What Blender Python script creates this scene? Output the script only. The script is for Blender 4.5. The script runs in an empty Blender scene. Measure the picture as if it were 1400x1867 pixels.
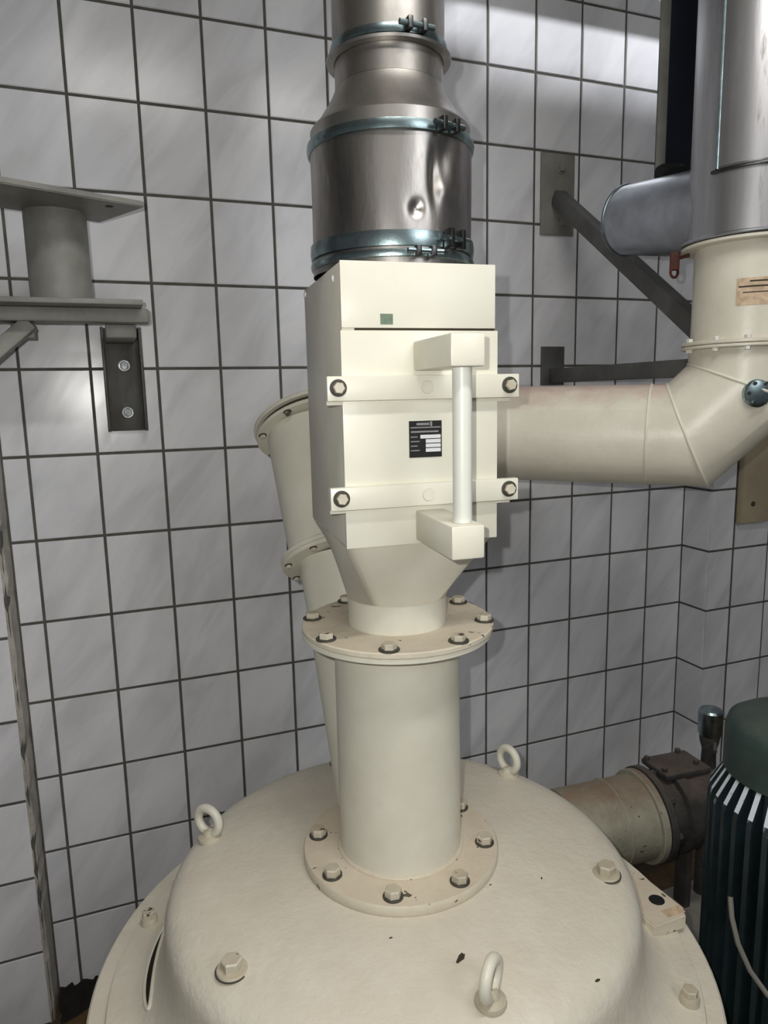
import bpy, bmesh, math, random
from mathutils import Vector, Matrix

random.seed(7)
scene = bpy.context.scene
COL = scene.collection
PI = math.pi
V = Vector

# ------------------------------------------------------------------ camera
CAM_POS = V((0.0256, -1.9091, 1.5780))
RIGHT = V((0.93198847, -0.36186183, -0.02129585))
DOWN = V((-0.07842214, -0.14392421, -0.98647645))
FWD = V((0.35390318, 0.92105474, -0.16251368))
cam_d = bpy.data.cameras.new('camera')
cam_d.sensor_fit = 'VERTICAL'
cam_d.sensor_height = 24.0
cam_d.lens = 1298.1 / 1867.0 * 24.0
cam_d.clip_start = 0.02
cam = bpy.data.objects.new('camera', cam_d)
COL.objects.link(cam)
m = Matrix((RIGHT, -DOWN, -FWD)).transposed().to_4x4()
m.translation = CAM_POS
cam.matrix_world = m
scene.camera = cam

# ------------------------------------------------------------------ world, lights, exposure
world = bpy.data.worlds.new('world')
scene.world = world
world.use_nodes = True
bg = world.node_tree.nodes['Background']
bg.inputs[0].default_value = (0.92, 0.95, 1.0, 1)
bg.inputs[1].default_value = 0.085


def area(name, loc, target, sx, sy, power, color):
    d = bpy.data.lights.new(name, 'AREA')
    d.shape = 'RECTANGLE'
    d.size, d.size_y = sx, sy
    d.energy = power
    d.color = color
    o = bpy.data.objects.new(name, d)
    COL.objects.link(o)
    o.location = loc
    o.rotation_euler = (V(target) - V(loc)).to_track_quat('-Z', 'Y').to_euler()
    return o


# the photographer's flash, just beside the lens
fl = bpy.data.lights.new('camera_flash', 'POINT')
fl.energy = 29.0
fl.shadow_soft_size = 0.006
fl.color = (1.0, 0.985, 0.93)
flo = bpy.data.objects.new('camera_flash', fl)
COL.objects.link(flo)
flo.location = CAM_POS - RIGHT * 0.045 - DOWN * 0.035
# daylight of a window behind the photographer
area('window_daylight', (1.25, -3.3, 2.75), (0.5, -0.6, 1.0), 0.9, 1.3, 17, (0.97, 0.98, 1.0))
# added overhead fill light that brightens the lid
area('lid_fill', (0.55, -1.75, 2.97), (0.55, -1.74, 0.0), 1.2, 0.12, 20, (1.0, 0.97, 0.92))
# strip lamp high on the right
area('skylight_lamp', (2.35, -1.5, 4.2), (1.6, 0.0, 2.6), 0.14, 0.14, 78, (0.97, 0.98, 1.0))

vs = scene.view_settings
vs.view_transform = 'Standard'
vs.look = 'None'
vs.gamma = 1.0
vs.use_curve_mapping = False
vs.exposure = 0.0


# ------------------------------------------------------------------ materials
def nmat(name):
    mt = bpy.data.materials.new(name)
    mt.use_nodes = True
    nt = mt.node_tree
    return mt, nt, nt.nodes['Principled BSDF'], nt.nodes, nt.links


def rgb(r, g, b):
    f = lambda c: c / 12.92 if c <= 0.04045 else ((c + 0.055) / 1.055) ** 2.4
    return (f(r / 255), f(g / 255), f(b / 255), 1)


def ramp(nodes, links, src, stops):
    r = nodes.new('ShaderNodeValToRGB')
    el = r.color_ramp.elements
    while len(el) < len(stops):
        el.new(0.5)
    for e, (p, c) in zip(el, stops):
        e.position = p
        e.color = c
    links.new(src, r.inputs[0])
    return r.outputs[0]


def noise(nodes, links, coord, scale, detail=4, rough=0.6, dist=0.0):
    n = nodes.new('ShaderNodeTexNoise')
    n.inputs['Scale'].default_value = scale
    n.inputs['Detail'].default_value = detail
    n.inputs['Roughness'].default_value = rough
    n.inputs['Distortion'].default_value = dist
    if coord is not None:
        links.new(coord, n.inputs['Vector'])
    return n.outputs[0]


def mix(nodes, links, fac, a, b, blend='MIX'):
    mx = nodes.new('ShaderNodeMix')
    mx.data_type = 'RGBA'
    mx.blend_type = blend
    for sock, val in ((mx.inputs[0], fac), (mx.inputs[6], a), (mx.inputs[7], b)):
        if isinstance(val, (int, float)):
            sock.default_value = val
        elif isinstance(val, tuple):
            sock.default_value = val
        else:
            links.new(val, sock)
    return mx.outputs[2]


def gcoord(nodes):
    return nodes.new('ShaderNodeNewGeometry').outputs['Position']


def mapping(nodes, links, src, scale=(1, 1, 1), rot=(0, 0, 0)):
    mp = nodes.new('ShaderNodeMapping')
    mp.inputs['Scale'].default_value = scale
    mp.inputs['Rotation'].default_value = rot
    links.new(src, mp.inputs[0])
    return mp.outputs[0]


def bump(nodes, links, bsdf, h, strength, dist=0.01):
    b = nodes.new('ShaderNodeBump')
    b.inputs['Strength'].default_value = strength
    b.inputs['Distance'].default_value = dist
    links.new(h, b.inputs['Height'])
    links.new(b.outputs[0], bsdf.inputs['Normal'])


def mat_paint(name, col, col2, dust=None, rough=0.42, chips=0.0, bump_s=0.15, dust_amt=0.7, dlo=0.45):
    mt, nt, p, N, L = nmat(name)
    g = gcoord(N)
    n1 = noise(N, L, g, 9, 5, 0.6)
    c = ramp(N, L, n1, [(0.35, col), (0.7, col2)])
    if dust is not None:
        geo = N.new('ShaderNodeNewGeometry')
        sx = N.new('ShaderNodeSeparateXYZ')
        L.new(geo.outputs['Normal'], sx.inputs[0])
        nd = noise(N, L, g, 14, 6, 0.7)
        mul = N.new('ShaderNodeMath'); mul.operation = 'MULTIPLY_ADD'
        L.new(sx.outputs[2], mul.inputs[0]); mul.inputs[1].default_value = 1.0
        ad = N.new('ShaderNodeMath'); ad.operation = 'SUBTRACT'
        L.new(nd, ad.inputs[0]); ad.inputs[1].default_value = 0.62
        L.new(ad.outputs[0], mul.inputs[2])
        k = ramp(N, L, mul.outputs[0], [(dlo, (0, 0, 0, 1)), (dlo + 0.5 if dlo > 0.4 else dlo + 0.15, (dust_amt,) * 3 + (1,))])
        c = mix(N, L, k, c, dust)
    if chips > 0:
        v = N.new('ShaderNodeTexNoise')
        v.inputs['Scale'].default_value = 42
        v.inputs['Detail'].default_value = 3
        L.new(g, v.inputs['Vector'])
        k = ramp(N, L, v.outputs[0], [(1 - chips, (0, 0, 0, 1)), (1 - chips + 0.012, (1, 1, 1, 1))])
        c = mix(N, L, k, c, rgb(84, 78, 62))
    L.new(c, p.inputs['Base Color'])
    p.inputs['Roughness'].default_value = rough
    nb = noise(N, L, g, 60, 5, 0.65)
    bump(N, L, p, nb, bump_s, 0.006)
    return mt


def mat_metal(name, col, col2, rough=0.3, scale=(8, 8, 8), dirt=None, dirt_lo=0.55, metallic=1.0, bump_s=0.06):
    mt, nt, p, N, L = nmat(name)
    g = gcoord(N)
    mp = mapping(N, L, g, scale)
    n1 = noise(N, L, mp, 1.0, 6, 0.65)
    c = ramp(N, L, n1, [(0.3, col), (0.7, col2)])
    p.inputs['Metallic'].default_value = metallic
    r = N.new('ShaderNodeMapRange')
    L.new(n1, r.inputs[0])
    r.inputs[3].default_value = rough * 0.75
    r.inputs[4].default_value = rough * 1.35
    L.new(r.outputs[0], p.inputs['Roughness'])
    if dirt is not None:
        n2 = noise(N, L, mp, 2.3, 6, 0.75)
        k = ramp(N, L, n2, [(dirt_lo, (0, 0, 0, 1)), (dirt_lo + 0.15, (1, 1, 1, 1))])
        c = mix(N, L, k, c, dirt)
        inv = ramp(N, L, k, [(0, (metallic,) * 3 + (1,)), (1, (0.1,) * 3 + (1,))])
        L.new(inv, p.inputs['Metallic'])
    L.new(c, p.inputs['Base Color'])
    bump(N, L, p, n1, bump_s, 0.01)
    return mt


def mat_plain(name, col, rough=0.5, metallic=0.0, var=0.12, scale=30):
    mt, nt, p, N, L = nmat(name)
    n1 = noise(N, L, gcoord(N), scale, 4)
    dark = tuple(c * (1 - var) for c in col[:3]) + (1,)
    L.new(ramp(N, L, n1, [(0.35, dark), (0.65, col)]), p.inputs['Base Color'])
    p.inputs['Roughness'].default_value = rough
    p.inputs['Metallic'].default_value = metallic
    return mt


def mat_tile():
    mt, nt, p, N, L = nmat('glazed_tile')
    tc = N.new('ShaderNodeTexCoord')
    oi = N.new('ShaderNodeObjectInfo')
    cmb = N.new('ShaderNodeCombineXYZ')
    for i, k in enumerate((31.0, 17.0, 23.0)):
        mm = N.new('ShaderNodeMath'); mm.operation = 'MULTIPLY'
        L.new(oi.outputs['Random'], mm.inputs[0]); mm.inputs[1].default_value = k
        L.new(mm.outputs[0], cmb.inputs[i])
    ad = N.new('ShaderNodeVectorMath'); ad.operation = 'ADD'
    mp = mapping(N, L, mapping(N, L, tc.outputs['Object'], (1, 1, 1), (0, math.radians(-35), 0)), (11, 5, 3.2))
    L.new(mp, ad.inputs[0]); L.new(cmb.outputs[0], ad.inputs[1])
    n1 = noise(N, L, ad.outputs[0], 1.0, 5, 0.55, 0.6)
    c = ramp(N, L, n1, [(0.32, rgb(204, 205, 209)), (0.5, rgb(219, 220, 225)), (0.62, rgb(226, 227, 231))])
    jit = ramp(N, L, oi.outputs['Random'], [(0, (0.94, 0.94, 0.95, 1)), (1, (1, 1, 1, 1))])
    c = mix(N, L, 1.0, c, jit, 'MULTIPLY')
    L.new(c, p.inputs['Base Color'])
    p.inputs['Roughness'].default_value = 0.22
    p.inputs['Specular IOR Level'].default_value = 0.4
    n2 = noise(N, L, ad.outputs[0], 1.2, 2, 0.5)
    bump(N, L, p, n2, 0.08, 0.01)
    return mt


CREAM = rgb(227, 225, 211)
CREAM2 = rgb(217, 214, 198)
DUST = rgb(204, 193, 176)
M = {}
M['cream'] = mat_paint('cream_paint', CREAM, CREAM2, DUST, 0.38, 0.0, 0.08, 0.35)
M['cream_lid'] = mat_paint('cream_cast_paint', rgb(224, 220, 206), rgb(211, 206, 191), DUST, 0.45, 0.0, 0.35, 0.55)
M['cream_flange'] = mat_paint('cream_flange_paint', rgb(220, 214, 196), rgb(205, 196, 176), rgb(200, 184, 164), 0.5, 0.32, 0.3, 0.7)
M['cream_pipe'] = mat_paint('cream_duct_paint', rgb(224, 221, 206), rgb(210, 206, 190), rgb(198, 172, 160), 0.34, 0.0, 0.1, 1.0)
M['grimy_pipe'] = mat_paint('grimy_cream_paint', rgb(176, 174, 156), rgb(140, 138, 122), rgb(142, 122, 104), 0.5, 0.30, 0.4, 1.0)
M['door'] = mat_paint('cream_door_paint', rgb(230, 229, 215), rgb(225, 223, 207), None, 0.36, 0.0, 0.05)
M['rod'] = mat_plain('white_painted_rod', rgb(224, 226, 218), 0.38, 0.0, 0.04)
M['bolt'] = mat_paint('painted_bolt', rgb(214, 208, 190), rgb(176, 168, 148), rgb(176, 162, 140), 0.45, 0.34, 0.3)
M['zinc'] = mat_metal('zinc_bolt', rgb(186, 190, 192), rgb(110, 112, 114), 0.5, (60, 60, 60))
M['washer_dark'] = mat_plain('dark_rubber_washer', rgb(64, 62, 54), 0.6)
M['black'] = mat_plain('black', rgb(14, 14, 15), 0.6)
M['gap'] = mat_plain('dark_seam', rgb(58, 48, 34), 0.8)
M['silver'] = mat_metal('galvanised_sheet', rgb(200, 196, 191), rgb(146, 143, 139), 0.38, (10, 10, 5), rgb(150, 146, 140), 0.66)
M['silver_low'] = mat_metal('worn_galvanised_sheet', rgb(194, 190, 186), rgb(124, 120, 117), 0.36, (16, 16, 4), rgb(140, 136, 130), 0.62, bump_s=0.1)
M['clamp'] = mat_metal('zinc_clamp', rgb(176, 196, 200), rgb(120, 136, 140), 0.28, (30, 30, 30))
M['clamp_dark'] = mat_metal('dark_clamp', rgb(110, 112, 112), rgb(60, 60, 60), 0.35, (40, 40, 40))
M['duct'] = mat_metal('dusty_steel_duct', rgb(206, 207, 212), rgb(160, 158, 158), 0.38, (14, 14, 1.6), rgb(112, 106, 98), 0.57)
M['duct_clean'] = mat_metal('steel_drum', rgb(206, 212, 220), rgb(164, 168, 174), 0.34, (10, 10, 10))
M['navy'] = mat_plain('navy_paint', rgb(16, 24, 40), 0.45, 0.0, 0.4, 12)
M['grey_paint'] = mat_paint('grey_steel_paint', rgb(138, 138, 132), rgb(112, 112, 106), rgb(120, 114, 104), 0.5, 0.0, 0.2, 0.6)
M['dark_steel'] = mat_paint('dark_primer_steel', rgb(92, 93, 92), rgb(70, 68, 66), None, 0.5, 0.0, 0.25)
M['channel'] = mat_metal('dark_channel_steel', rgb(82, 84, 82), rgb(62, 54, 46), 0.5, (18, 18, 6), None, metallic=0.3)
M['tile'] = mat_tile()
M['grout'] = mat_plain('grey_grout', rgb(92, 90, 84), 0.85, 0.0, 0.3, 25)
M['plaster'] = mat_paint('chipped_plaster', rgb(190, 186, 178), rgb(148, 144, 138), None, 0.9, 0.0, 0.9)
M['wood'] = mat_plain('beige_board', rgb(176, 164, 138), 0.6, 0.0, 0.2, 8)
M['green'] = mat_plain('green_grey_patch', rgb(116, 136, 118), 0.6, 0.0, 0.3, 90)
M['white'] = mat_plain('white_print', rgb(228, 230, 232), 0.5, 0.0, 0.03)
M['greyprint'] = mat_plain('grey_print', rgb(150, 150, 152), 0.5, 0.0, 0.25, 400)
M['sticker'] = mat_plain('faded_sticker', rgb(214, 188, 158), 0.5, 0.0, 0.35, 70)
M['rust'] = mat_plain('rusty_red', rgb(88, 40, 28), 0.7, 0.0, 0.5, 60)
M['motor'] = mat_paint('dusty_green_motor', rgb(38, 56, 58), rgb(24, 34, 38), rgb(196, 204, 214), 0.5, 0.0, 0.3, 0.9)
M['motor_fin'] = mat_paint('dusty_motor_fin', rgb(34, 50, 54), rgb(20, 30, 34), rgb(214, 222, 232), 0.5, 0.0, 0.2, 1.0, 0.14)
M['motor_cap'] = mat_paint('green_fan_cover', rgb(52, 72, 68), rgb(36, 50, 48), rgb(92, 96, 90), 0.5, 0.0, 0.2, 0.5)
M['pump'] = mat_paint('dusty_grey_casting', rgb(74, 72, 70), rgb(46, 44, 42), rgb(104, 92, 84), 0.7, 0.0, 0.6, 0.8)
M['cable'] = mat_plain('grey_cable', rgb(120, 118, 112), 0.5)
M['dirt'] = mat_plain('black_dirt', rgb(26, 21, 15), 0.95, 0.0, 0.6, 60)
M['concrete'] = mat_plain('pale_plinth', rgb(150, 146, 138), 0.8, 0.0, 0.25, 12)


def mat_floor():
    mt, nt, p, N, L = nmat('stained_floor')
    g = gcoord(N)
    n1 = noise(N, L, g, 3.0, 7, 0.65)
    c = ramp(N, L, n1, [(0.3, rgb(40, 31, 22)), (0.5, rgb(86, 66, 36)), (0.7, rgb(128, 100, 50))])
    L.new(c, p.inputs['Base Color'])
    p.inputs['Roughness'].default_value = 0.7
    bump(N, L, p, noise(N, L, g, 40, 6), 0.5, 0.02)
    return mt


M['floor'] = mat_floor()


# ------------------------------------------------------------------ mesh helpers
def finish(name, bm, mat, parent=None, smooth=True, ang=32, loc=None, rot=None, label=None):
    bmesh.ops.recalc_face_normals(bm, faces=bm.faces[:])
    if smooth:
        lim = math.radians(ang)
        for f in bm.faces:
            f.smooth = True
        for e in bm.edges:
            if len(e.link_faces) == 2 and e.calc_face_angle(0) > lim:
                e.smooth = False
    me = bpy.data.meshes.new(name)
    bm.to_mesh(me)
    bm.free()
    if isinstance(mat, str):
        mat = M[mat]
    me.materials.append(mat)
    o = bpy.data.objects.new(name, me)
    COL.objects.link(o)
    if parent is not None:
        o.parent = parent
    if loc is not None:
        o.location = loc
    if rot is not None:
        o.rotation_euler = rot
    if label:
        o['label'] = label
    return o


def share(src, name, parent=None, loc=(0, 0, 0), rot=(0, 0, 0)):
    o = src.copy()
    o.name = name
    COL.objects.link(o)
    o.parent = parent
    o.location = loc
    o.rotation_euler = rot
    return o


def empty(name, loc=(0, 0, 0), rz=0.0):
    o = bpy.data.objects.new(name, None)
    o.empty_display_size = 0.05
    COL.objects.link(o)
    o.location = loc
    o.rotation_euler = (0, 0, rz)
    return o


def tag(o, label, cat, group=None):
    o['label'] = label
    o['category'] = cat
    if group:
        o['group'] = group
    return o


def struct(o):
    o['kind'] = 'structure'
    return o


def add_box(bm, x0, x1, y0, y1, z0, z1, bev=0.0, seg=2):
    vs_ = [bm.verts.new((x, y, z)) for x in (x0, x1) for y in (y0, y1) for z in (z0, z1)]
    idx = [(0, 1, 3, 2), (4, 6, 7, 5), (0, 4, 5, 1), (2, 3, 7, 6), (0, 2, 6, 4), (1, 5, 7, 3)]
    fs = [bm.faces.new([vs_[i] for i in q]) for q in idx]
    if bev > 0:
        es = list({e for f in fs for e in f.edges})
        bmesh.ops.bevel(bm, geom=es, offset=bev, segments=seg, affect='EDGES', profile=0.5)
    return bm


def box(name, dims, mat, parent=None, bev=0.0, seg=2, **k):
    bm = bmesh.new()
    add_box(bm, *dims, bev, seg)
    return finish(name, bm, mat, parent, **k)


def add_lathe(bm, prof, n=64, closed_top=False, closed_bot=False, mtx=None):
    rings = []
    for r, z in prof:
        if r < 1e-6:
            rings.append([bm.verts.new((0, 0, z))])
        else:
            rings.append([bm.verts.new((r * math.cos(2 * PI * i / n), r * math.sin(2 * PI * i / n), z)) for i in range(n)])
    for a, b in zip(rings, rings[1:]):
        if len(a) == 1 and len(b) == 1:
            continue
        for i in range(n):
            j = (i + 1) % n
            if len(a) == 1:
                bm.faces.new((a[0], b[j], b[i]))
            elif len(b) == 1:
                bm.faces.new((a[i], a[j], b[0]))
            else:
                bm.faces.new((a[i], a[j], b[j], b[i]))
    if mtx is not None:
        vs_ = [v for r in rings for v in r]
        bmesh.ops.transform(bm, matrix=mtx, verts=vs_)
    return rings


def lathe(name, prof, mat, parent=None, n=64, mtx=None, **k):
    bm = bmesh.new()
    add_lathe(bm, prof, n, mtx=mtx)
    return finish(name, bm, mat, parent, **k)


def frame_of(d):
    d = d.normalized()
    a = V((0, 0, 1)) if abs(d.z) < 0.9 else V((1, 0, 0))
    x = a.cross(d).normalized()
    y = d.cross(x)
    return x, y


def add_tube(bm, pts, rad, n=32, cap=True, closed=False):
    """mitred tube: ring at each point lies in the bisector plane"""
    pts = [V(p) for p in pts]
    m_ = len(pts)
    if not isinstance(rad, (list, tuple)):
        rad = [rad] * m_
    segd = [(pts[(i + 1) % m_] - pts[i]).normalized() for i in range(m_ if closed else m_ - 1)]
    x, y = frame_of(segd[0])
    rings = []
    for i in range(m_):
        if closed:
            din, dout = segd[i - 1], segd[i]
        else:
            din = segd[max(i - 1, 0)]
            dout = segd[min(i, m_ - 2)]
        if i > 0 or closed:
            # transport frame to din
            x = (x - din * x.dot(din)).normalized()
            y = din.cross(x)
        nrm = (din + dout).normalized()
        ring = []
        for k in range(n):
            a = 2 * PI * k / n
            off = (x * math.cos(a) + y * math.sin(a)) * rad[i]
            den = din.dot(nrm)
            t = -off.dot(nrm) / den if den > 0.05 else 0
            ring.append(bm.verts.new(pts[i] + off + din * t))
        rings.append(ring)
        x = (x - dout * x.dot(dout)).normalized()
        y = dout.cross(x)
    pairs = list(zip(rings, rings[1:]))
    if closed:
        pairs.append((rings[-1], rings[0]))
    for a, b in pairs:
        for k in range(n):
            j = (k + 1) % n
            bm.faces.new((a[k], a[j], b[j], b[k]))
    if cap and not closed:
        bm.faces.new(rings[0][::-1])
        bm.faces.new(rings[-1])
    return rings


def tube(name, pts, rad, mat, parent=None, n=32, cap=True, closed=False, **k):
    bm = bmesh.new()
    add_tube(bm, pts, rad, n, cap, closed)
    return finish(name, bm, mat, parent, **k)


def circle_pts(c, nrm, r, n=48):
    x, y = frame_of(V(nrm))
    c = V(c)
    return [c + (x * math.cos(2 * PI * i / n) + y * math.sin(2 * PI * i / n)) * r for i in range(n)]


def bead(name, c, nrm, r, w, mat, parent, n=48, **k):
    return tube(name, circle_pts(c, nrm, r, n), w, mat, parent, 8, closed=True, **k)


def basis(c, d):
    x, y = frame_of(V(d))
    z = V(d).normalized()
    mt = Matrix((x, y, z)).transposed().to_4x4()
    mt.translation = V(c)
    return mt


def disc_flange(name, c, nrm, r_out, r_in, thick, mat, parent, n=64, bev=0.002, **k):
    h = thick / 2
    prof = [(r_in, -h), (r_out - bev, -h), (r_out, -h + bev), (r_out, h - bev), (r_out - bev, h), (r_in, h), (r_in, -h)]
    return lathe(name, prof, mat, parent, n, basis(c, nrm), **k)


def add_hex(bm, r, h, z0=0.0, mtx=None, chamfer=0.15):
    rings = []
    for (rr, z) in ((r, z0), (r, z0 + h * (1 - chamfer)), (r * 0.86, z0 + h)):
        rings.append([bm.verts.new((rr * math.cos(PI / 3 * i), rr * math.sin(PI / 3 * i), z)) for i in range(6)])
    for a, b in zip(rings, rings[1:]):
        for i in range(6):
            j = (i + 1) % 6
            bm.faces.new((a[i], a[j], b[j], b[i]))
    bm.faces.new(rings[-1]); bm.faces.new(rings[0][::-1])
    if mtx is not None:
        bmesh.ops.transform(bm, matrix=mtx, verts=[v for q in rings for v in q])


_bolt_cache = {}


def bolt(parent, c, nrm, r, h, mat='bolt', wr=None, wmat='bolt', wh=0.004, spin=0.0):
    """hex bolt head with a washer as its sub-part; meshes shared"""
    key = (round(r, 4), round(h, 4), mat, wr, wmat, wh)
    rot = basis(c, nrm)
    e = rot.to_euler()
    rotq = (rot @ Matrix.Rotation(spin, 4, 'Z')).to_euler()
    if key not in _bolt_cache:
        bm = bmesh.new(); add_hex(bm, r, h, wh if wr else 0.0)
        b = finish('bolt', bm, mat, parent, ang=25)
        w = None
        if wr:
            w = lathe('washer', [(r * 0.4, 0), (wr, 0), (wr, wh * 0.7), (wr - 0.001, wh), (r * 0.4, wh)], wmat, b, 24)
        _bolt_cache[key] = (b.data, w.data if w else None)
    else:
        bd, wd = _bolt_cache[key]
        b = bpy.data.objects.new('bolt', bd); COL.objects.link(b); b.parent = parent
        if wd:
            w = bpy.data.objects.new('washer', wd); COL.objects.link(w); w.parent = b
    b.location = V(c)
    b.rotation_euler = rotq
    return b


# ================================================================== SETTING
PX, PZ, ZT = 0.157, 0.207, 2.69
TW, TH, TD = 0.1497, 0.1997, 0.008
floor = struct(box('floor', (-3.0, 4.5, -4.5, 0.15, -0.1, 0.0), 'floor', smooth=False))

wall_back = struct(box('wall_back', (-3.0, 4.5, 0.003, 0.2, 0.0, 4.0), 'grout', smooth=False))
_tile_mesh = {}


def tile(parent, cx, cy, cz, w=TW, h=TH, rz=0.0):
    key = (round(w, 4), round(h, 4))
    if key not in _tile_mesh:
        bm = bmesh.new()
        add_box(bm, -w / 2, w / 2, 0, TD, -h / 2, h / 2)
        es = [e for e in bm.edges if all(abs(v.co.y) < 1e-6 for v in e.verts)]
        bmesh.ops.bevel(bm, geom=es, offset=0.0016, segments=2, affect='EDGES')
        t = finish('tile', bm, 'tile', parent, ang=60)
        _tile_mesh[key] = t.data
    else:
        t = bpy.data.objects.new('tile', _tile_mesh[key])
        COL.objects.link(t)
        t.parent = parent
    t.location = (cx, cy, cz)
    t.rotation_euler = (random.uniform(-.003, .003), random.uniform(-.002, .002), rz + random.uniform(-.003, .003))
    return t


PIL_L = -0.215
PIL_R, PIL_D = 1.877, 0.122
for j in range(-3, 13):
    zc = ZT - (j + 0.5) * PZ
    for i in range(-1, 12):
        x0, x1 = i * PX + 0.00365, (i + 1) * PX - 0.00365
        x1 = min(x1, PIL_R - 0.001)
        tile(wall_back, (x0 + x1) / 2, 0, zc, x1 - x0)
    x0, x1 = PIL_L + 0.004, -PX - 0.00325
    tile(wall_back, (x0 + x1) / 2, 0, zc, x1 - x0)

# ceiling; its slot is invented to throw a light band on the wall
bm = bmesh.new()
add_box(bm, -3.0, 4.5, -4.5, -0.57, 3.0, 3.12)
add_box(bm, -3.0, 1.30, -0.5699, 0.2, 3.0, 3.12)
add_box(bm, 3.0, 4.5, -0.5699, 0.2, 3.0, 3.12)
struct(finish('ceiling', bm, 'concrete', smooth=False))
bar = box('shadow_bar', (0.6, 3.1, -0.146, -0.134, 2.778, 2.876), 'grey_paint', bev=0.002)  # unseen bar added above the view to cast the dark band
tag(bar, 'unseen grey bar added under the ceiling to shade the tiled wall', 'shadow bar')
for x in (0.9, 1.7):
    box('shadow_bar_arm', (x - 0.015, x + 0.015, -0.1338, 0.0, 2.80, 2.83), 'grey_paint', bar, 0.002)

# pilaster on the right
wall_right = struct(box('wall_right', (PIL_R + 0.003, 3.2, -PIL_D + 0.003, 0.0029, 0.0, 4.0), 'grout', smooth=False))
for j in range(-3, 13):
    zc = ZT - (j + 0.5) * PZ
    w = PIL_D - 0.0045
    tile(wall_right, PIL_R, -PIL_D / 2 + 0.001, zc, w, TH, -PI / 2)
    w = 0.104
    tile(wall_right, PIL_R + 0.002 + w / 2, -PIL_D, zc, w - 0.003, TH)
    for k in range(4):
        tile(wall_right, PIL_R + 0.1105 + PX * (k + 0.5), -PIL_D, zc)

# pilaster on the left, its arris chipped
wall_left = struct(box('wall_left', (-1.6, PIL_L - 0.006, -0.097, 0.0029, 0.0, 4.0), 'grout', smooth=False))
bm = bmesh.new()
nn = 150
prev = None
for k in range(nn + 1):
    z = 4.0 * k / nn
    jx = random.uniform(-0.004, 0.001) + (0.0 if random.random() < .85 else -0.006)
    jy = random.uniform(-0.003, 0.003)
    row = [bm.verts.new((PIL_L - 0.0065, 0.0025, z)), bm.verts.new((PIL_L + jx * .3, 0.0025, z)),
           bm.verts.new((PIL_L + jx, -0.092 + jy, z)), bm.verts.new((PIL_L - 0.007 + jx, -0.0985, z)),
           bm.verts.new((PIL_L - 0.016, -0.0965, z))]
    if prev:
        for a in range(4):
            bm.faces.new((prev[a], prev[a + 1], row[a + 1], row[a]))
    prev = row
finish('plaster_edge', bm, 'plaster', wall_left, smooth=False)
for j in range(-3, 13):
    zc = ZT - (j + 0.5) * PZ
    for k in range(3):
        x1 = PIL_L - 0.013 - k * PX
        tile(wall_left, x1 - TW / 2, -0.1, zc)

# board fixed to the right pilaster
bd = box('wall_board', (1.985, 2.12, -0.150, -0.123, 1.125, 2.9), 'wood', bev=0.003)
tag(bd, 'beige vertical board fixed to the tiled pilaster behind the cream elbow', 'board')
bmx = bmesh.new()
add_lathe(bmx, [(0.0, 0.004), (0.008, 0.003), (0.009, 0)], 16, mtx=basis((2.03, -0.150, 1.19), (0, -1, 0)))
finish('screw', bmx, 'washer_dark', bd)

# dirt swept along the wall foot
bm = bmesh.new()
grid = []
for i in range(41):
    x = -0.205 + 0.5 * i / 40
    row = []
    for j in range(9):
        f = j / 8
        hgt = math.sin(PI * min(1, f * 1.15 + 0.12)) * (0.028 + 0.016 * math.sin(x * 37 + j)) * random.uniform(.6, 1.3) if 0 < j < 8 else 0.0
        row.append(bm.verts.new((x + random.uniform(-.004, .004), -0.004 - 0.11 * f * (0.75 + 0.25 * math.sin(x * 23)), 0.001 + max(0, hgt))))
    grid.append(row)
for i in range(40):
    for j in range(8):
        bm.faces.new((grid[i][j], grid[i + 1][j], grid[i + 1][j + 1], grid[i][j + 1]))
dirt = finish('swept_dirt', bm, 'dirt')
dirt['kind'] = 'stuff'
tag(dirt, 'black dirt swept against the foot of the tiled wall', 'dirt')

# plinth on the floor at the right
pl = box('floor_plinth', (1.35, 1.86, -0.62, -0.36, 0.0, 0.05), 'concrete', bev=0.006)
tag(pl, 'pale low concrete plinth on the brown floor beside the pump', 'plinth')

# ================================================================== MACHINE HOUSING (big cream lid at the bottom)
AX, AY = 0.482, -0.771
mill = empty('grinding_mill', (AX, AY, 0))
tag(mill, 'large cream round machine housing with bolted domed lid and three lifting eyes', 'machine')
lathe('housing', [(0.0, 0.02), (0.50, 0.02), (0.52, 0.04), (0.52, 0.504), (0.0, 0.504)], 'cream_lid', mill, 96)
lathe('rim', [(0.44, 0.505), (0.568, 0.505), (0.572, 0.509), (0.572, 0.518), (0.568, 0.522), (0.44, 0.522), (0.44, 0.505)], 'cream_lid', mill, 128)
prof = [(0.10, 0.7315), (0.19, 0.7305), (0.30, 0.724), (0.37, 0.716), (0.40, 0.709), (0.416, 0.700), (0.427, 0.687),
        (0.4325, 0.670), (0.4345, 0.645), (0.438, 0.615), (0.446, 0.585), (0.459, 0.560), (0.477, 0.543), (0.498, 0.535),
        (0.530, 0.533), (0.538, 0.531), (0.540, 0.526), (0.540, 0.5225)]
lathe('lid', prof, 'cream_lid', mill, 160, ang=50)


def lid_z(r):
    for (r0, z0), (r1, z1) in zip(prof, prof[1:]):
        if r0 <= r <= r1:
            return z0 + (z1 - z0) * (r - r0) / (r1 - r0)
    return prof[-1][1]


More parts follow.
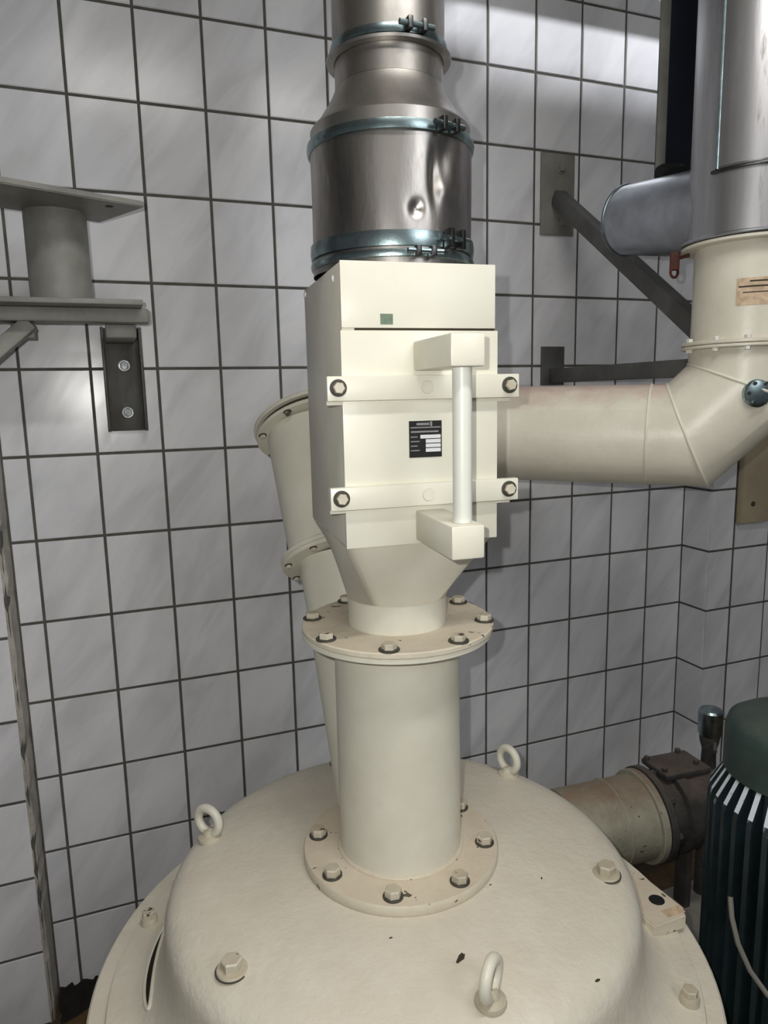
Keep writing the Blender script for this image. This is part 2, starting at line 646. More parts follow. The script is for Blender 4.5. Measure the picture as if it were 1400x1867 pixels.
for a in (-156, -31, 90):
    t = math.radians(a); r = 0.375
    bolt(mill, (r * math.cos(t), r * math.sin(t), lid_z(r) - 0.001), (0, 0, 1), 0.0165, 0.016, 'bolt', 0.024, 'bolt', 0.006, 0.3 + a)
    lathe('gap_ring', [(0.010, 0), (0.0262, 0), (0.0262, 0.0012), (0.010, 0.0016)], 'washer_dark', mill, 24, loc=(r * math.cos(t), r * math.sin(t), lid_z(r)))  # dark ring standing for the gap under each lid washer
for a in (152, 213, 267, 321.5, 22, 86):
    t = math.radians(a); r = 0.514
    c = (r * math.cos(t), r * math.sin(t), 0.533)
    b = bolt(mill, c, (0, 0, 1), 0.0135, 0.012, 'bolt', 0.0165, 'bolt', 0.016, a)


def eye_bolt(parent, c, yaw):
    e = lathe('lifting_eye', [(0.0, 0.0), (0.0225, 0.0), (0.0235, 0.003), (0.0225, 0.008), (0.014, 0.013), (0.010, 0.022), (0.0, 0.024)],
              'bolt', parent, 32, loc=c, rot=(0, 0, yaw))
    pts = circle_pts((0, 0, 0.0405), (0, 1, 0), 0.0255, 40)
    tube('ring', pts, 0.0088, 'cream', e, 12, closed=True)
    return e


for a, r, yw in ((148.5, 0.386, -48), (27.0, 0.379, -74), (-91.5, 0.357, 42)):
    t = math.radians(a)
    eye_bolt(mill, (r * math.cos(t), r * math.sin(t), lid_z(r) - 0.001), math.radians(yw))

# hinge bracket on the right of the rim
bm = bmesh.new()
outline = [(0.446, -0.020), (0.528, -0.035), (0.537, -0.162), (0.524, -0.183), (0.446, -0.183)]
nn = len(outline)
lo = [bm.verts.new((x, y, 0.5345)) for x, y in outline]
hi = [bm.verts.new((x, y, 0.562)) for x, y in outline]
for i in range(nn):
    j = (i + 1) % nn
    bm.faces.new((lo[i], lo[j], hi[j], hi[i]))
bm.faces.new(hi); bm.faces.new(lo[::-1])
bmesh.ops.bevel(bm, geom=[e for e in bm.edges if all(v.co.z > .56 for v in e.verts)], offset=0.003, segments=2, affect='EDGES')
hb_o = finish('hinge_block', bm, 'cream_flange', mill)
lathe('plug_hole', [(0.0, 0.0006), (0.0145, 0.0006), (0.0155, 0.0)], 'black', hb_o, 24, loc=(0.502, -0.128, 0.5621))
box('rust_mark', (0.487, 0.530, -0.176, -0.156, 0.5621, 0.5626), 'sticker', hb_o, bev=0.0)
# long slot at the foot of the left skirt
hp, hq = [], []
for k in range(48):
    a = 2 * PI * k / 48
    t = math.radians(167.5 + 12.0 * math.sin(a))
    for lst, w in ((hp, 0.0085), (hq, 0.0062)):
        rr = 0.4675 + w * math.cos(a)
        lst.append((rr * math.cos(t), rr * math.sin(t), 0.5535 - w * math.cos(a)))
h = tube('slot_frame', hp, 0.0032, 'cream', mill, 8, closed=True)
bm = bmesh.new()
vv = [bm.verts.new(p) for p in hq]
for k in range(23):
    a_, b_ = 12 + k, 13 + k
    c_, d_ = (12 - k) % 48, (11 - k) % 48
    if a_ == c_:
        bm.faces.new((vv[a_], vv[b_], vv[d_]))
    elif b_ == d_:
        bm.faces.new((vv[a_], vv[b_], vv[c_]))
    else:
        bm.faces.new((vv[a_], vv[b_], vv[d_], vv[c_]))
bmesh.ops.solidify(bm, geom=bm.faces[:], thickness=0.002)
finish('slot', bm, 'gap', h)
# paint chips on the lid
for (x, y, s, a) in ((0.045 - .06, -0.275, 0.012, .6), (0.163, -0.372, 0.006, 0), (0.20, -0.17, 0.004, 1), (-0.10, -0.2, 0.0035, 0), (0.105, -0.155, .003, .3)):
    bm = bmesh.new()
    n = 9
    r0 = math.hypot(x, y)
    top = [bm.verts.new((s * random.uniform(.6, 1.1) * math.cos(2 * PI * k / n), .45 * s * random.uniform(.6, 1.1) * math.sin(2 * PI * k / n), 0.0006)) for k in range(n)]
    bot = [bm.verts.new(v.co - V((0, 0, .003))) for v in top]
    bm.faces.new(top)
    for k in range(n):
        bm.faces.new((bot[k], bot[(k + 1) % n], top[(k + 1) % n], top[k]))
    finish('paint_chip', bm, 'gap', mill, smooth=False, loc=(x, y, lid_z(r0)), rot=(0, 0, a))

# ================================================================== INLET PIPE between lid and valve
pipe = empty('inlet_pipe', (AX, AY, 0.7315))
tag(pipe, 'cream flanged vertical pipe standing on the machine lid under the square valve', 'pipe')
Z0 = 0.7315
lathe('tube', [(0.1125, 0.001), (0.1125, 1.160 - Z0), (0.105, 1.160 - Z0), (0.105, 0.001)], 'cream', pipe, 96)
lathe('base_flange', [(0.113, 0.0), (0.181, 0.0), (0.182, 0.003), (0.182, 0.015), (0.180, 0.0185), (0.113, 0.0185)], 'cream_flange', pipe, 96)
bead('weld_bead', (0, 0, 0.0195), (0, 0, 1), 0.1135, 0.0045, 'cream_flange', pipe, 72)
lathe('top_flange', [(0.106, 0.429), (0.167, 0.429), (0.169, 0.431), (0.169, 0.437), (0.167, 0.439), (0.106, 0.439)], 'cream', pipe, 96)
for k in range(8):
    t = math.radians(-117 + 45 * k); r = 0.157
    bolt(pipe, (r * math.cos(t), r * math.sin(t), 0.0185), (0, 0, 1), 0.0145, 0.013, 'bolt', 0.0175, 'washer_dark', 0.003, .4 + k)

# ================================================================== SQUARE VALVE BOX
YAW = -0.087
VX, VY = 0.483, -0.773
vb = empty('diverter_valve', (VX, VY, 1.1705), YAW)
tag(vb, 'cream square valve box with clamp bars, vertical lever rod and nameplate', 'valve')
ZB = 1.1705


def vbox(name, x0, x1, y0, y1, z0, z1, mat, bev=0.002, parent=None, **k):
    return box(name, (x0, x1, y0, y1, z0 - ZB, z1 - ZB), mat, parent or vb, bev, **k)


W2, D2 = 0.1195, 0.1465
lathe('bottom_flange', [(0.075, 0.0), (0.168, 0.0), (0.170, 0.002), (0.170, 0.0085), (0.168, 0.0105), (0.075, 0.0105)], 'cream_flange', vb, 96)
lathe('neck', [(0.0875, 0.0105), (0.0875, 1.232 - ZB), (0.082, 1.232 - ZB), (0.082, 0.0105)], 'cream', vb, 72)
for k in range(8):
    t = math.radians(-117 + 45 * k) - YAW; r = 0.154
    bolt(vb, (r * math.cos(t), r * math.sin(t), 0.0105), (0, 0, 1), 0.0125, 0.009, 'bolt', 0.017, 'washer_dark', 0.003, .2 + k)
# square to round transition
bm = bmesh.new()
n = 96
top, bot = [], []
for k in range(n):
    a = 2 * PI * k / n
    ca, sa = math.cos(a), math.sin(a)
    s = min(W2 / abs(ca) if abs(ca) > 1e-6 else 9, D2 / abs(sa) if abs(sa) > 1e-6 else 9)
    top.append(bm.verts.new((s * ca, s * sa, 1.3495 - ZB)))
    bot.append(bm.verts.new((0.0885 * ca, 0.0885 * sa, 1.231 - ZB)))
for k in range(n):
    j = (k + 1) % n
    bm.faces.new((bot[k], bot[j], top[j], top[k]))
finish('transition_hopper', bm, 'cream', vb, ang=40)
vbox('body', -W2, W2, -D2 + 0.004, D2, 1.3497, 1.767, 'cream', 0.003)
vbox('front_door', -0.1225, 0.1235, -D2 - 0.003, -D2 + 0.0038, 1.3497, 1.6705, 'door', 0.0012)
vbox('seam', -0.100, 0.120, -D2 + 0.0015, -D2 + 0.0042, 1.6709, 1.6738, 'gap', 0)
vbox('front_plate', -W2 - .0005, W2 + .0005, -D2 - 0.001, -D2 + 0.0039, 1.674, 1.7672, 'door', 0.001)
vbox('paint_patch', -0.062, -0.043, -D2 - 0.0017, -D2 - 0.0009, 1.679, 1.694, 'green', 0)
for (z0, z1) in ((1.570, 1.6055), (1.4105, 1.4445)):
    b = vbox('clamp_bar', -0.147, 0.154, -D2 - 0.0155, -D2 - 0.0032, z0, z1, 'door', 0.0015)
    zc = (z0 + z1) / 2
    for x in (-0.131, 0.1375):
        bolt(b, (x, -D2 - 0.0155, zc + 0.001 - ZB), (0, -1, 0), 0.0085, 0.007, 'bolt', 0.0125, 'washer_dark', 0.0025, x * 9)
    bm = bmesh.new()
    add_lathe(bm, [(0.0, 0.0025), (0.009, 0.002), (0.010, 0)], 24, mtx=basis((0.004, -D2 - 0.0155, zc - ZB), (0, -1, 0)))
    finish('plug', bm, 'cream', b)
    for sx in (-1, 1):
        xa, xb = sorted((sx * 0.1202, sx * 0.146))
        lug = vbox('side_lug', xa, xb, -D2 - 0.0029, -D2 + 0.0085, z0 - 0.006, z1 - .004, 'cream', 0.001)
for (z0, z1) in ((1.612, 1.6545), (1.356, 1.4025)):
    vbox('lever_block', -0.0135, 0.0345, -D2 - 0.155, -D2 - 0.0035 if z0 < 1.5 else -D2 - 0.0035, z0, z1, 'cream', 0.003)
lathe('lever_rod', [(0.0, 1.4030 - ZB), (0.0132, 1.4030 - ZB), (0.0132, 1.6115 - ZB), (0.0, 1.6115 - ZB)], 'rod', vb, 32, loc=(0.013, -D2 - 0.128, 0))
for (y, z) in ((-0.099, 1.749), (0.131, 1.757)):
    bm = bmesh.new()
    add_lathe(bm, [(0.0, 0.003), (0.004, 0.0025), (0.005, 0)], 16, mtx=basis((-W2, y, z - ZB), (-1, 0, 0)))
    finish('screw', bm, 'white', vb)
# nameplate
np_o = vbox('nameplate', -0.0215, 0.0305, -D2 - 0.0042, -D2 - 0.0031, 1.483, 1.538, 'black', 0)
fy = -D2 - 0.0048


def fieldbox(x0, x1, z0, z1, mat, name='print_field'):
    vbox(name, x0, x1, fy, -D2 - 0.0043, z0, z1, mat, 0, np_o)


for i in range(4):
    zz = 1.5115 - i * 0.0068
    fieldbox(-0.004 if i == 0 else 0.0045, 0.0285, zz, zz + 0.0055, 'white')
    fieldbox(-0.0195, -0.0085 + 0.003 * (i % 2), zz + .0018, zz + .0034, 'greyprint')
fieldbox(-0.010, 0.010, 1.5315, 1.5350, 'greyprint')
fieldbox(0.0115, 0.0150, 1.5300, 1.5368, 'greyprint')
fieldbox(-0.0195, 0.0285, 1.5272, 1.5290, 'greyprint')
fieldbox(-0.0190, 0.0250, 1.5205, 1.5230, 'greyprint')

# ================================================================== SILVER SHEET DUCT ON TOP
sd = empty('sheet_metal_duct', (0.4875, -0.770, 1.768))
tag(sd, 'dented silver sheet metal duct with clamps rising from the square valve', 'duct')
ZS = 1.768


def dent(p, ang, z):
    """radial displacement of the lower sleeve"""
    d = 0.0
    for a0, z0, sa, sz, amp in ((-1.66, 1.848, 0.07, 0.010, -0.0065), (-1.66, 1.842, .16, .03, -0.002), (-1.42, 1.895, 0.06, 0.035, -0.007), (-1.30, 1.915, 0.10, 0.03, -0.005),
                                (-1.28, 1.875, 0.10, 0.012, 0.003), (-1.9, 1.92, 0.35, 0.08, -0.0025), (-1.2, 1.9430, 0.12, 0.02, -0.004)):
        da = (ang - a0 + PI) % (2 * PI) - PI
        d += amp * math.exp(-(da / sa) ** 2 - ((z - z0) / sz) ** 2)
    return d


bm = bmesh.new()
pr = []
for k in range(60):
    z = 1.769 + (1.9650 - 1.769) * k / 59
    pr.append((0.1295, z - ZS))
rings = add_lathe(bm, pr, 180)
for ring in rings:
    for v in ring:
        a = math.atan2(v.co.y, v.co.x); r = math.hypot(v.co.x, v.co.y)
        r2 = r + dent(None, a, v.co.z + ZS) + 0.0008 * math.sin(3 * a + 20 * v.co.z)
        v.co.x, v.co.y = r2 * math.cos(a), r2 * math.sin(a)
sleeve = finish('sleeve', bm, 'silver_low', sd, ang=60)
lathe('reducer', [(0.1275, 1.9655 - ZS), (0.128, 1.9890 - ZS), (0.1245, 1.9940 - ZS), (0.118, 1.9990 - ZS), (0.103, 2.0210 - ZS), (0.094, 2.0350 - ZS), (0.0885, 2.0470 - ZS), (0.0865, 2.0530 - ZS)],
      'silver', sd, 120, ang=28)
lathe('neck', [(0.0862, 2.0535 - ZS), (0.0858, 2.1030 - ZS), (0.0862, 2.1080 - ZS)], 'silver', sd, 96)
lathe('upper_pipe', [(0.0885, 2.1085 - ZS), (0.0885, 2.75 - ZS)], 'silver', sd, 96)


def clamp(z, r, h, ang, mat='clamp'):
    c = lathe('clamp_ring', [(r, z - h / 2 - ZS), (r + 0.003, z - h / 2 + .001 - ZS), (r + 0.0042, z - ZS), (r + 0.003, z + h / 2 - .001 - ZS), (r, z + h / 2 - ZS)], mat, sd, 96)
    a = math.radians(ang)
    d = V((math.cos(a), math.sin(a), 0)); t_ = V((-math.sin(a), math.cos(a), 0))
    bm_ = bmesh.new()
    mt = Matrix((t_, d, V((0, 0, 1)))).transposed().to_4x4()
    mt.translation = d * (r + 0.004) + V((0, 0, z - ZS))
    for s in (-1, 1):
        b2 = bmesh.new()
        add_box(b2, s * 0.012 - 0.004, s * 0.012 + 0.004, 0, 0.016, -h * .6, h * .6, 0.001)
        bmesh.ops.transform(b2, matrix=mt, verts=b2.verts[:])
        finish('clamp_lug', b2, 'clamp_dark', c)
    tube('clamp_screw', [mt @ V((-0.028, 0.010, 0)), mt @ V((0.028, 0.010, 0))], 0.0042, 'clamp', c, 10)
    bm_.free()
    return c


clamp(1.9630, 0.1305, 0.016, -75)
clamp(1.806, 0.1300, 0.024, -70)
clamp(1.785, 0.1300, 0.012, -92)
lathe('joint_rim', [(0.0868, 2.0910 - ZS), (0.098, 2.0920 - ZS), (0.099, 2.0960 - ZS), (0.0868, 2.0985 - ZS)], 'silver', sd, 96)
clamp(2.1070, 0.0893, 0.014, -88, 'clamp')

# ================================================================== INCLINED BRANCH behind the valve: lower half welded to the inlet pipe
BO = V((AX, AY, 0.7315))
EO = V((1.330, -0.722, 1.472))
B0 = V((0.481, -0.624, 0.905))
B2 = V((0.4805, -0.462, 1.232))
B1 = V((0.476, -0.330, 1.502))
bdl = (B2 - B0).normalized()
bd_ = (B1 - B2 + V((0, 0.05, 0))).normalized()
tube('branch_tube', [B0 - bdl * 0.13 - BO, B2 - BO], [0.090, 0.093], 'cream', pipe, 64)
f2 = disc_flange('branch_flange', B2 - BO, bd_, 0.131, 0.086, 0.010, 'cream', pipe)
for k in range(8):
    pts = circle_pts((0, 0, 0), bd_, 0.120, 8)
    bolt(f2, B2 - BO - bd_ * 0.005 + pts[k], -bd_, 0.006, 0.006, 'bolt', 0.008, 'washer_dark', 0.002)

# ================================================================== ELBOW PIPE from the right
eb = empty('elbow_pipe', EO)
tag(eb, 'cream elbow pipe with reddish dust running behind the valve to the right wall bracket', 'pipe')
LEFT = V((0.500, -0.305, 1.478)) - EO
BEND = V((0.955, -0.345, 1.476)) - EO
ld = BEND.normalized()
PH = ld * 0.108
PV = V((0, 0, 0.112))
tube('elbow_tube', [LEFT, BEND, PH, PV, V((0, 0, 0.1865))], [0.110, 0.115, 0.115, 0.115, 0.115], 'cream_pipe', eb, 72)
# upper half of the inclined branch, bolted to the lower one
Q2, Q1 = B2 - EO, B1 - EO
disc_flange('branch_flange', Q2 + bd_ * 0.0105, bd_, 0.131, 0.100, 0.010, 'cream', eb)
tube('branch_tube', [Q2 + bd_ * 0.016, Q1], [0.110, 0.118], 'cream', eb, 64)
f1 = disc_flange('branch_top_flange', Q1 - bd_ * 0.004, bd_, 0.141, 0.100, 0.008, 'cream', eb)
disc_flange('gasket', Q1 + bd_ * 0.005, bd_, 0.134, 0.100, 0.0098, 'gap', eb)
disc_flange('branch_top_flange', Q1 + bd_ * 0.015, bd_, 0.144, 0.0, 0.010, 'cream', eb)
for k in range(8):
    pts = circle_pts((0, 0, 0), bd_, 0.130, 8)
    bolt(f1, Q1 - bd_ * 0.008 + pts[k], -bd_, 0.007, 0.006, 'bolt', 0.009, 'washer_dark', 0.002)


def mitre_bead(c, din, dout, r):
    nrm = (din + dout).normalized()
    x, y = frame_of(din)
    pts = []
    for k in range(64):
        a = 2 * PI * k / 64
        off = (x * math.cos(a) + y * math.sin(a)) * r
        pts.append(c + off - din * (off.dot(nrm) / din.dot(nrm)))
    return tube('weld_bead', pts, 0.0032, 'cream', eb, 8, closed=True)


dm = (PV - PH).normalized()
mitre_bead(PH, -ld, dm, 0.115)
mitre_bead(PV, dm, V((0, 0, 1)), 0.115)
bead('weld_bead', ld * 0.190, ld, 0.1148, 0.003, 'cream', eb, 64)
fl1 = disc_flange('lower_flange', (0, 0, 0.1905), (0, 0, 1), 0.1315, 0.113, 0.007, 'cream_pipe', eb, 96)
fl2 = disc_flange('upper_flange', (0, 0, 0.1990), (0, 0, 1), 0.1315, 0.105, 0.008, 'cream_pipe', eb, 96)
for a in (-200, -165, -137, -100, -60, 0, 60, 110):
    t = math.radians(a)
    bolt(fl1, (0.124 * math.cos(t), 0.124 * math.sin(t), 0.187), (0, 0, -1), 0.007, 0.007, 'rod')
    bolt(fl2, (0.124 * math.cos(t), 0.124 * math.sin(t), 0.203), (0, 0, 1), 0.007, 0.007, 'rod')
lathe('riser', [(0.113, 0.2032), (0.113, 0.395), (0.105, 0.395), (0.105, 0.2032)], 'cream_pipe', eb, 96)
disc_flange('neck_flange', (0, 0, 0.3985), (0, 0, 1), 0.140, 0.105, 0.008, 'cream_pipe', eb, 96)
# curved faded sticker
bm = bmesh.new()
rows = []
for z in (0.268, 0.3215):
    rows.append([bm.verts.new((0.1136 * math.cos(t), 0.1136 * math.sin(t), z)) for t in [math.radians(-150 + 48 * k / 16) for k in range(17)]])
for k in range(16):
    bm.faces.new((rows[0][k], rows[0][k + 1], rows[1][k + 1], rows[1][k]))
st = finish('sticker', bm, 'sticker', eb)
for (z0, z1, a0, a1) in ((0.303, 0.306, -148, -120), (0.292, 0.294, -144, -112), (0.313, 0.316, -138, -108)):
    bm = bmesh.new()
    rows = [[bm.verts.new((0.1139 * math.cos(t), 0.1139 * math.sin(t), z)) for t in [math.radians(a0 + (a1 - a0) * k / 8) for k in range(9)]] for z in (z0, z1)]
    for k in range(8):
        bm.faces.new((rows[0][k], rows[0][k + 1], rows[1][k + 1], rows[1][k]))
    finish('print_line', bm, 'gap', st)
# round inspection cover on the bend
cn = V((-0.33, -0.945, 0.0))
ccen = ld * 0.032 + V((0, 0, 0.093)) + cn * 0.119
cov = lathe('inspection_cover', [(0.0, 0.010), (0.020, 0.010), (0.026, 0.008), (0.029, 0.004), (0.029, -0.02)], 'clamp', eb, 48,
            basis(ccen, cn))
for k in range(6):
    q = circle_pts(ccen + cn * 0.009, cn, 0.0225, 6)[k]
    bolt(cov, q, cn, 0.004, 0.004, 'clamp_dark')

# ================================================================== BIG STEEL DUCT top right
DO = V((1.330, -0.722, 1.8755))
du = empty('steel_duct', DO)
tag(du, 'wide streaked steel duct with access panel standing on the cream elbow riser', 'duct')
disc_flange('bottom_flange', (0, 0, 0.004), (0, 0, 1), 0.143, 0.105, 0.007, 'duct_clean', du, 96)
lathe('shell', [(0.128, 0.008), (0.128, 1.0)], 'duct', du, 120)
bm = bmesh.new()
a0, a1 = -170, -125
vo = []
for z in (0.135, 0.98):
    for r in (0.1283, 0.132):
        vo.append([bm.verts.new((r * math.cos(t), r * math.sin(t), z)) for t in [math.radians(a0 + (a1 - a0) * k / 20) for k in range(21)]])
for k in range(20):
    bm.faces.new((vo[1][k], vo[1][k + 1], vo[3][k + 1], vo[3][k]))
    bm.faces.new((vo[0][k], vo[0][k + 1], vo[1][k + 1], vo[1][k]))
    bm.faces.new((vo[2][k], vo[2][k + 1], vo[3][k + 1], vo[3][k]))
for k in (0, 20):
    bm.faces.new((vo[0][k], vo[1][k], vo[3][k], vo[2][k]))
pn = finish('access_panel', bm, 'duct', du)
for aa in (a0 - 1, a1 + 1):
    t = math.radians(aa)
    tube('panel_edge', [(0.131 * math.cos(t), 0.131 * math.sin(t), 0.132), (0.131 * math.cos(t), 0.131 * math.sin(t), 0.98)], 0.0035, 'clamp', du, 10)
tube('panel_sill', [(0.131 * math.cos(t), 0.131 * math.sin(t), 0.128) for t in [math.radians(a0 - 6 + (a1 - a0 + 20) * k / 16) for k in range(17)]], 0.0035, 'clamp_dark', du, 10)
# rusty latch under the flange
t = math.radians(-220)
lc = V((0.152 * math.cos(t), 0.152 * math.sin(t), -0.012))
la = box('latch', (-0.010, 0.010, -0.008, 0.008, -0.030, 0.008), 'rust', eb, 0.003, loc=lc + DO - EO, rot=(0, 0, t))
tube('hook', [(-0.03, 0, 0.0), (-0.012, 0, -0.004), (0, 0, -0.004)], 0.004, 'rust', la, 8)
tube('ring', circle_pts((0.0, 0.0, -0.034), (1, -1, 0), 0.011, 24), 0.003, 'rust', la, 8, closed=True)

# ================================================================== SILVER DRUM and NAVY CHANNEL behind the duct
DA, DB = V((1.312, -0.655, 1.956)) - DO, V((1.275, -0.385, 1.994)) - DO
stub = tube('branch_stub', [DA, DB], [0.097, 0.081], 'duct_clean', du, 64)
bead('rolled_rim', DB - (DB - DA).normalized() * 0.002, DB - DA, 0.0815, 0.0035, 'clamp', stub)

ch = empty('upright_channel', (1.30, -0.45, 2.085))
tag(ch, 'dark navy upright channel with pale grey edge beside the steel duct', 'channel')
box('grey_edge', (0.010, 0.034, 0.0, 0.010, 0.0, 0.9), 'grey_paint', ch, 0.003)
box('navy_web', (0.0342, 0.13, 0.002, 0.04, 0.0, 0.9), 'navy', ch, 0.003)
lathe('rubber_foot', [(0, -0.03), (0.014, -0.03), (0.018, -0.02), (0.018, 0.04), (0, 0.04)], 'black', ch, 24, basis((0.025, -0.02, 0.004), (1, 0.1, 0.12)))

# ================================================================== WALL BRACKET right (carries the elbow)
wb = empty('pipe_bracket', (1.33, -0.001, 1.60))
tag(wb, 'dark grey triangular steel wall bracket holding the cream elbow pipe', 'bracket')
up = box('wall_plate', (-0.056, 0.060, -0.008, 0.0, 0.439, 0.669), 'grey_paint', wb, 0.0015)
lp = box('wall_plate', (-0.046, 0.036, -0.008, 0.0, -0.004, 0.113), 'dark_steel', wb, 0.0015)
for z in (0.475, 0.628):
    bolt(up, (0.012, -0.008, z), (0, -1, 0), 0.011, 0.008, 'grey_paint', 0.016, 'grey_paint', 0.003)
box('arm', (-0.022, 0.022, -0.60, -0.0085, 0.004, 0.046), 'dark_steel', wb, 0.003)
p0, p1 = V((0, -0.010, 0.545)), V((0, -0.605, 0.098))
dd = (p1 - p0).normalized(); nz = dd.cross(V((1, 0, 0)))
bm = bmesh.new()
mt = Matrix((V((1, 0, 0)), dd, nz)).transposed().to_4x4(); mt.translation = p0
add_box(bm, -0.02, 0.02, 0, (p1 - p0).length, -0.022, 0.022, 0.003)
bmesh.ops.transform(bm, matrix=mt, verts=bm.verts[:])
finish('brace', bm, 'dark_steel', wb)

# ================================================================== WALL BRACKET left
lb = empty('pipe_stand', (0.08, -0.001, 1.50))
tag(lb, 'grey steel stand with round post and tilted top plate on a wall channel', 'bracket')


def lbox(name, x0, x1, y0, y1, z0, z1, mat='grey_paint', bev=0.003, parent=None, **k):
    return box(name, (x0 - 0.08, x1 - 0.08, y0 + 0.001, y1 + 0.001, z0 - 1.5, z1 - 1.5), mat, parent or lb, bev, **k)


wc = lbox('wall_channel', 0.029, 0.122, -0.010, -0.001, 1.503, 1.752, 'channel', 0.001)
lbox('channel_flange', 0.029, 0.036, -0.042, -0.0102, 1.503, 1.752, 'channel', 0.001)
lbox('channel_flange', 0.115, 0.122, -0.042, -0.0102, 1.503, 1.752, 'channel', 0.001)
for z in (1.662, 1.548):
    bolt(lb, (0.078 - 0.08, -0.010 + .001, z - 1.5), (0, -1, 0), 0.0105, 0.009, 'zinc', 0.0145, 'zinc', 0.003, z)
lbox('stub_arm', 0.040, 0.104, -0.20, -0.0103, 1.714, 1.743, 'grey_paint')
lbox('cross_bar', -0.75, 0.131, -0.24, -0.19, 1.7432, 1.773, 'grey_paint', 0.004)
lbox('foot_plate', -0.30, 0.117, -0.30, -0.12, 1.7732, 1.784, 'grey_paint', 0.002)
lathe('post', [(0.061, 1.7842 - 1.5), (0.061, 1.9627 - 1.5)], 'grey_paint', lb, 64, loc=(-0.040 - 0.08, -0.212, 0))
# rotated top plate
cR, cF = V((0.133, -0.315)), V((0.047, -0.155))
exv = (cR - cF); nl = (V((-0.108, -0.413)) - cR).normalized()
cN, cL = cR + nl * 0.30, cF + nl * 0.30
bm = bmesh.new()
quad = [cR, cF, cL, cN]
lo = [bm.verts.new((q.x - 0.08, q.y + .001, 0.463)) for q in quad]
hi = [bm.verts.new((q.x - 0.08, q.y + .001, 0.475)) for q in quad]
for i in range(4):
    j = (i + 1) % 4
    bm.faces.new((lo[i], lo[j], hi[j], hi[i]))
bm.faces.new(hi); bm.faces.new(lo[::-1])
bmesh.ops.bevel(bm, geom=bm.edges[:], offset=0.002, segments=2, affect='EDGES')
tp = finish('top_plate', bm, 'grey_paint', lb)
hc = cR * 0.62 + cF * 0.2 + cN * 0.18
lathe('bolt_hole', [(0.0, 0.0), (0.008, 0.0), (0.008, 0.001), (0, 0.001)], 'black', tp, 20, loc=(hc.x - 0.08, hc.y, 0.4621))
p0, p1 = V((-0.105 - 0.08, -0.215, 0.2425)), V((-0.36 - .08, -0.215, 0.02))
dd = (p1 - p0).normalized(); nz = dd.cross(V((0, 1, 0)))
bm = bmesh.new()
mt = Matrix((V((0, 1, 0)), dd, nz)).transposed().to_4x4(); mt.translation = p0
add_box(bm, -0.02, 0.02, 0, (p1 - p0).length, -0.016, 0.016, 0.003)
bmesh.ops.transform(bm, matrix=mt, verts=bm.verts[:])
finish('brace', bm, 'grey_paint', lb)
lbox('brace_gusset', -0.145, -0.100, -0.20, -0.16, 1.712, 1.7430, 'grey_paint')

# ================================================================== PUMP LINE behind the lid at the right
pu = empty('pump_line', (1.30, -0.47, 0.0))
tag(pu, 'dusty horizontal cream pipe flanged to a dark grey pump casing along the wall', 'pump')
ex = V((1, -0.10, 0.03)).normalized()
PC = V((-0.075, 0.0, 0.418))
tube('pipe', [PC - ex * 0.155, PC + ex * 0.075], 0.112, 'grimy_pipe', pu, 64)
fA = disc_flange('pipe_flange', PC + ex * 0.086, ex, 0.124, 0.08, 0.02, 'grimy_pipe', pu)
bead('weld_bead', PC - ex * 0.01, ex, 0.112, 0.003, 'grimy_pipe', pu, 48)
fB = disc_flange('pump_flange', PC + ex * 0.108, ex, 0.128, 0.08, 0.02, 'pump', pu)
for k in range(8):
    q = circle_pts(PC + ex * 0.119, ex, 0.116, 8)[k]
    bolt(fB, q, ex, 0.010, 0.012, 'pump')
mt = basis(PC + ex * 0.119, ex)
lathe('pump_casing', [(0.0, 0.0), (0.095, 0.0), (0.098, 0.05), (0.112, 0.055), (0.112, 0.085), (0.100, 0.09), (0.102, 0.17), (0.09, 0.20), (0.0, 0.20)], 'pump', pu, 48, mt)
box('inspection_lid', (0.05, 0.20, -0.05, 0.06, 0.532, 0.55), 'pump', pu, 0.006, rot=(0, 0.02, -0.05))
for x, y in ((0.07, -0.03), (0.07, 0.04), (0.18, -0.03), (0.18, 0.04)):
    bolt(pu, (x, y, 0.549), (0, 0, 1), 0.008, 0.01, 'pump')
for s in (0.24,):
    box('support_foot', (s - 0.022, s, 0.02, 0.07, 0.0, 0.35), 'pump', pu, 0.005)
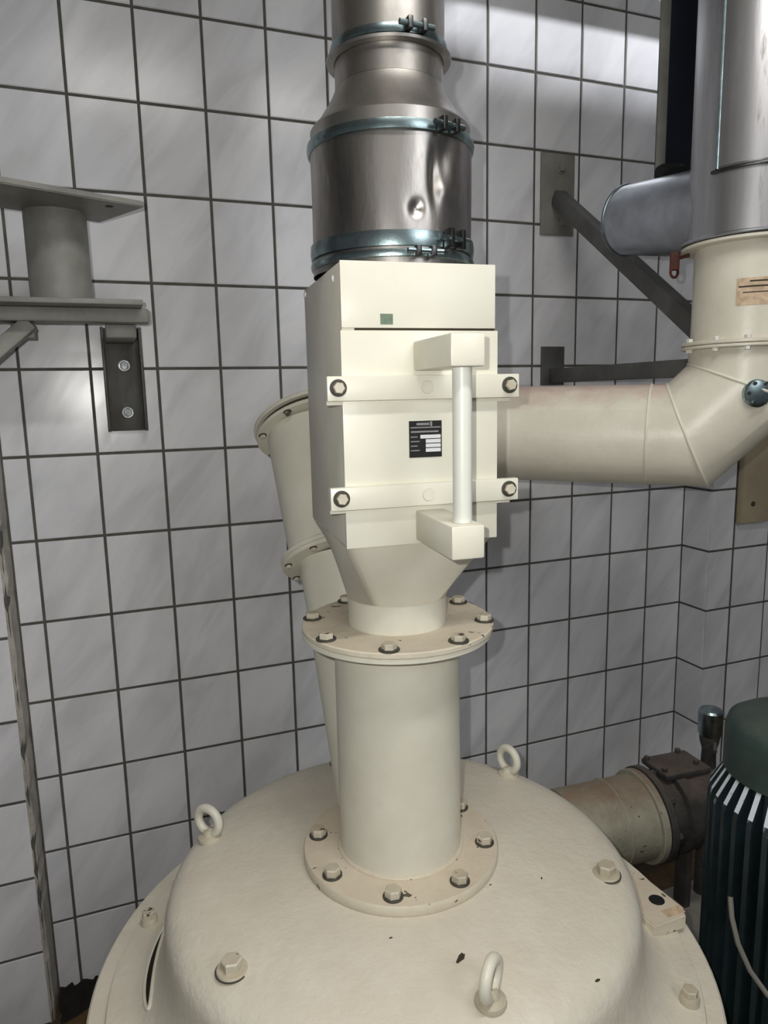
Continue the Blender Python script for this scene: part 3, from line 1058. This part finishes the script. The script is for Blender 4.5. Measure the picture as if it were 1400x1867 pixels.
# upright valve fitting
vf = empty('valve_fitting', (1.620, -0.41, 0.0))
tag(vf, 'small upright metal cap on a pipe standing beside the tiled corner', 'fitting')
lathe('cap', [(0.0, 0.645), (0.030, 0.644), (0.0345, 0.638), (0.0345, 0.575), (0.031, 0.565), (0.0, 0.565)], 'clamp', vf, 40)
lathe('stem', [(0.0, 0.5648), (0.030, 0.5648), (0.026, 0.54), (0.020, 0.52), (0.022, 0.46), (0.022, 0.0), (0.0, 0.0)], 'pump', vf, 32)
tube('lever', [(0.0, -0.02, 0.55), (-0.03, -0.05, 0.54)], 0.006, 'pump', vf, 10)

# ================================================================== ELECTRIC MOTOR right
mo = empty('electric_motor', (1.275, -0.955, 0.0))
tag(mo, 'dark green finned upright electric motor with dusty white fin tops', 'motor')
lathe('stator', [(0.0, 0.16), (0.118, 0.16), (0.118, 0.80), (0.0, 0.80)], 'motor', mo, 64)
lathe('fan_cover', [(0.128, 0.802), (0.134, 0.804), (0.134, 0.885), (0.128, 0.905), (0.108, 0.918), (0.0, 0.922)], 'motor_cap', mo, 64, ang=50)
lathe('base_flange', [(0.0, 0.0), (0.17, 0.0), (0.17, 0.03), (0.13, 0.04), (0.12, 0.158), (0.0, 0.158)], 'motor', mo, 64)
bm = bmesh.new()
ys = 0.0050
pf = [(0.117, 0.20), (0.159, 0.20), (0.159, 0.735), (0.155, 0.752), (0.130, 0.800), (0.117, 0.800)]
fa = [bm.verts.new((x, -ys, z)) for x, z in pf]
fb = [bm.verts.new((x, ys, z)) for x, z in pf]
bm.faces.new(fa[::-1]); bm.faces.new(fb)
for i in range(len(pf)):
    j = (i + 1) % len(pf)
    bm.faces.new((fa[i], fa[j], fb[j], fb[i]))
fin0 = finish('fin', bm, 'motor_fin', mo, smooth=False)
for k in range(1, 32):
    share(fin0, 'fin', mo, (0, 0, 0), (0, 0, 2 * PI * k / 32))
jb = box('terminal_box', (-0.20, -0.1575, -0.09, 0.03, 0.30, 0.42), 'motor', mo, 0.006, rot=(0, 0, 0.9))

cpts = [(1.085, -0.985, 0.60), (1.075, -1.00, 0.57), (1.072, -1.02, 0.53), (1.078, -1.045, 0.49), (1.09, -1.075, 0.46), (1.10, -1.105, 0.45), (1.105, -1.13, 0.47),
        (1.11, -1.15, 0.42), (1.11, -1.16, 0.30), (1.10, -1.17, 0.15), (1.08, -1.18, 0.03), (1.05, -1.24, 0.008)]
cb = tube('power_cable', cpts, 0.005, 'cable', None, 8)
tag(cb, 'thin grey cable hanging down beside the finned motor', 'cable')
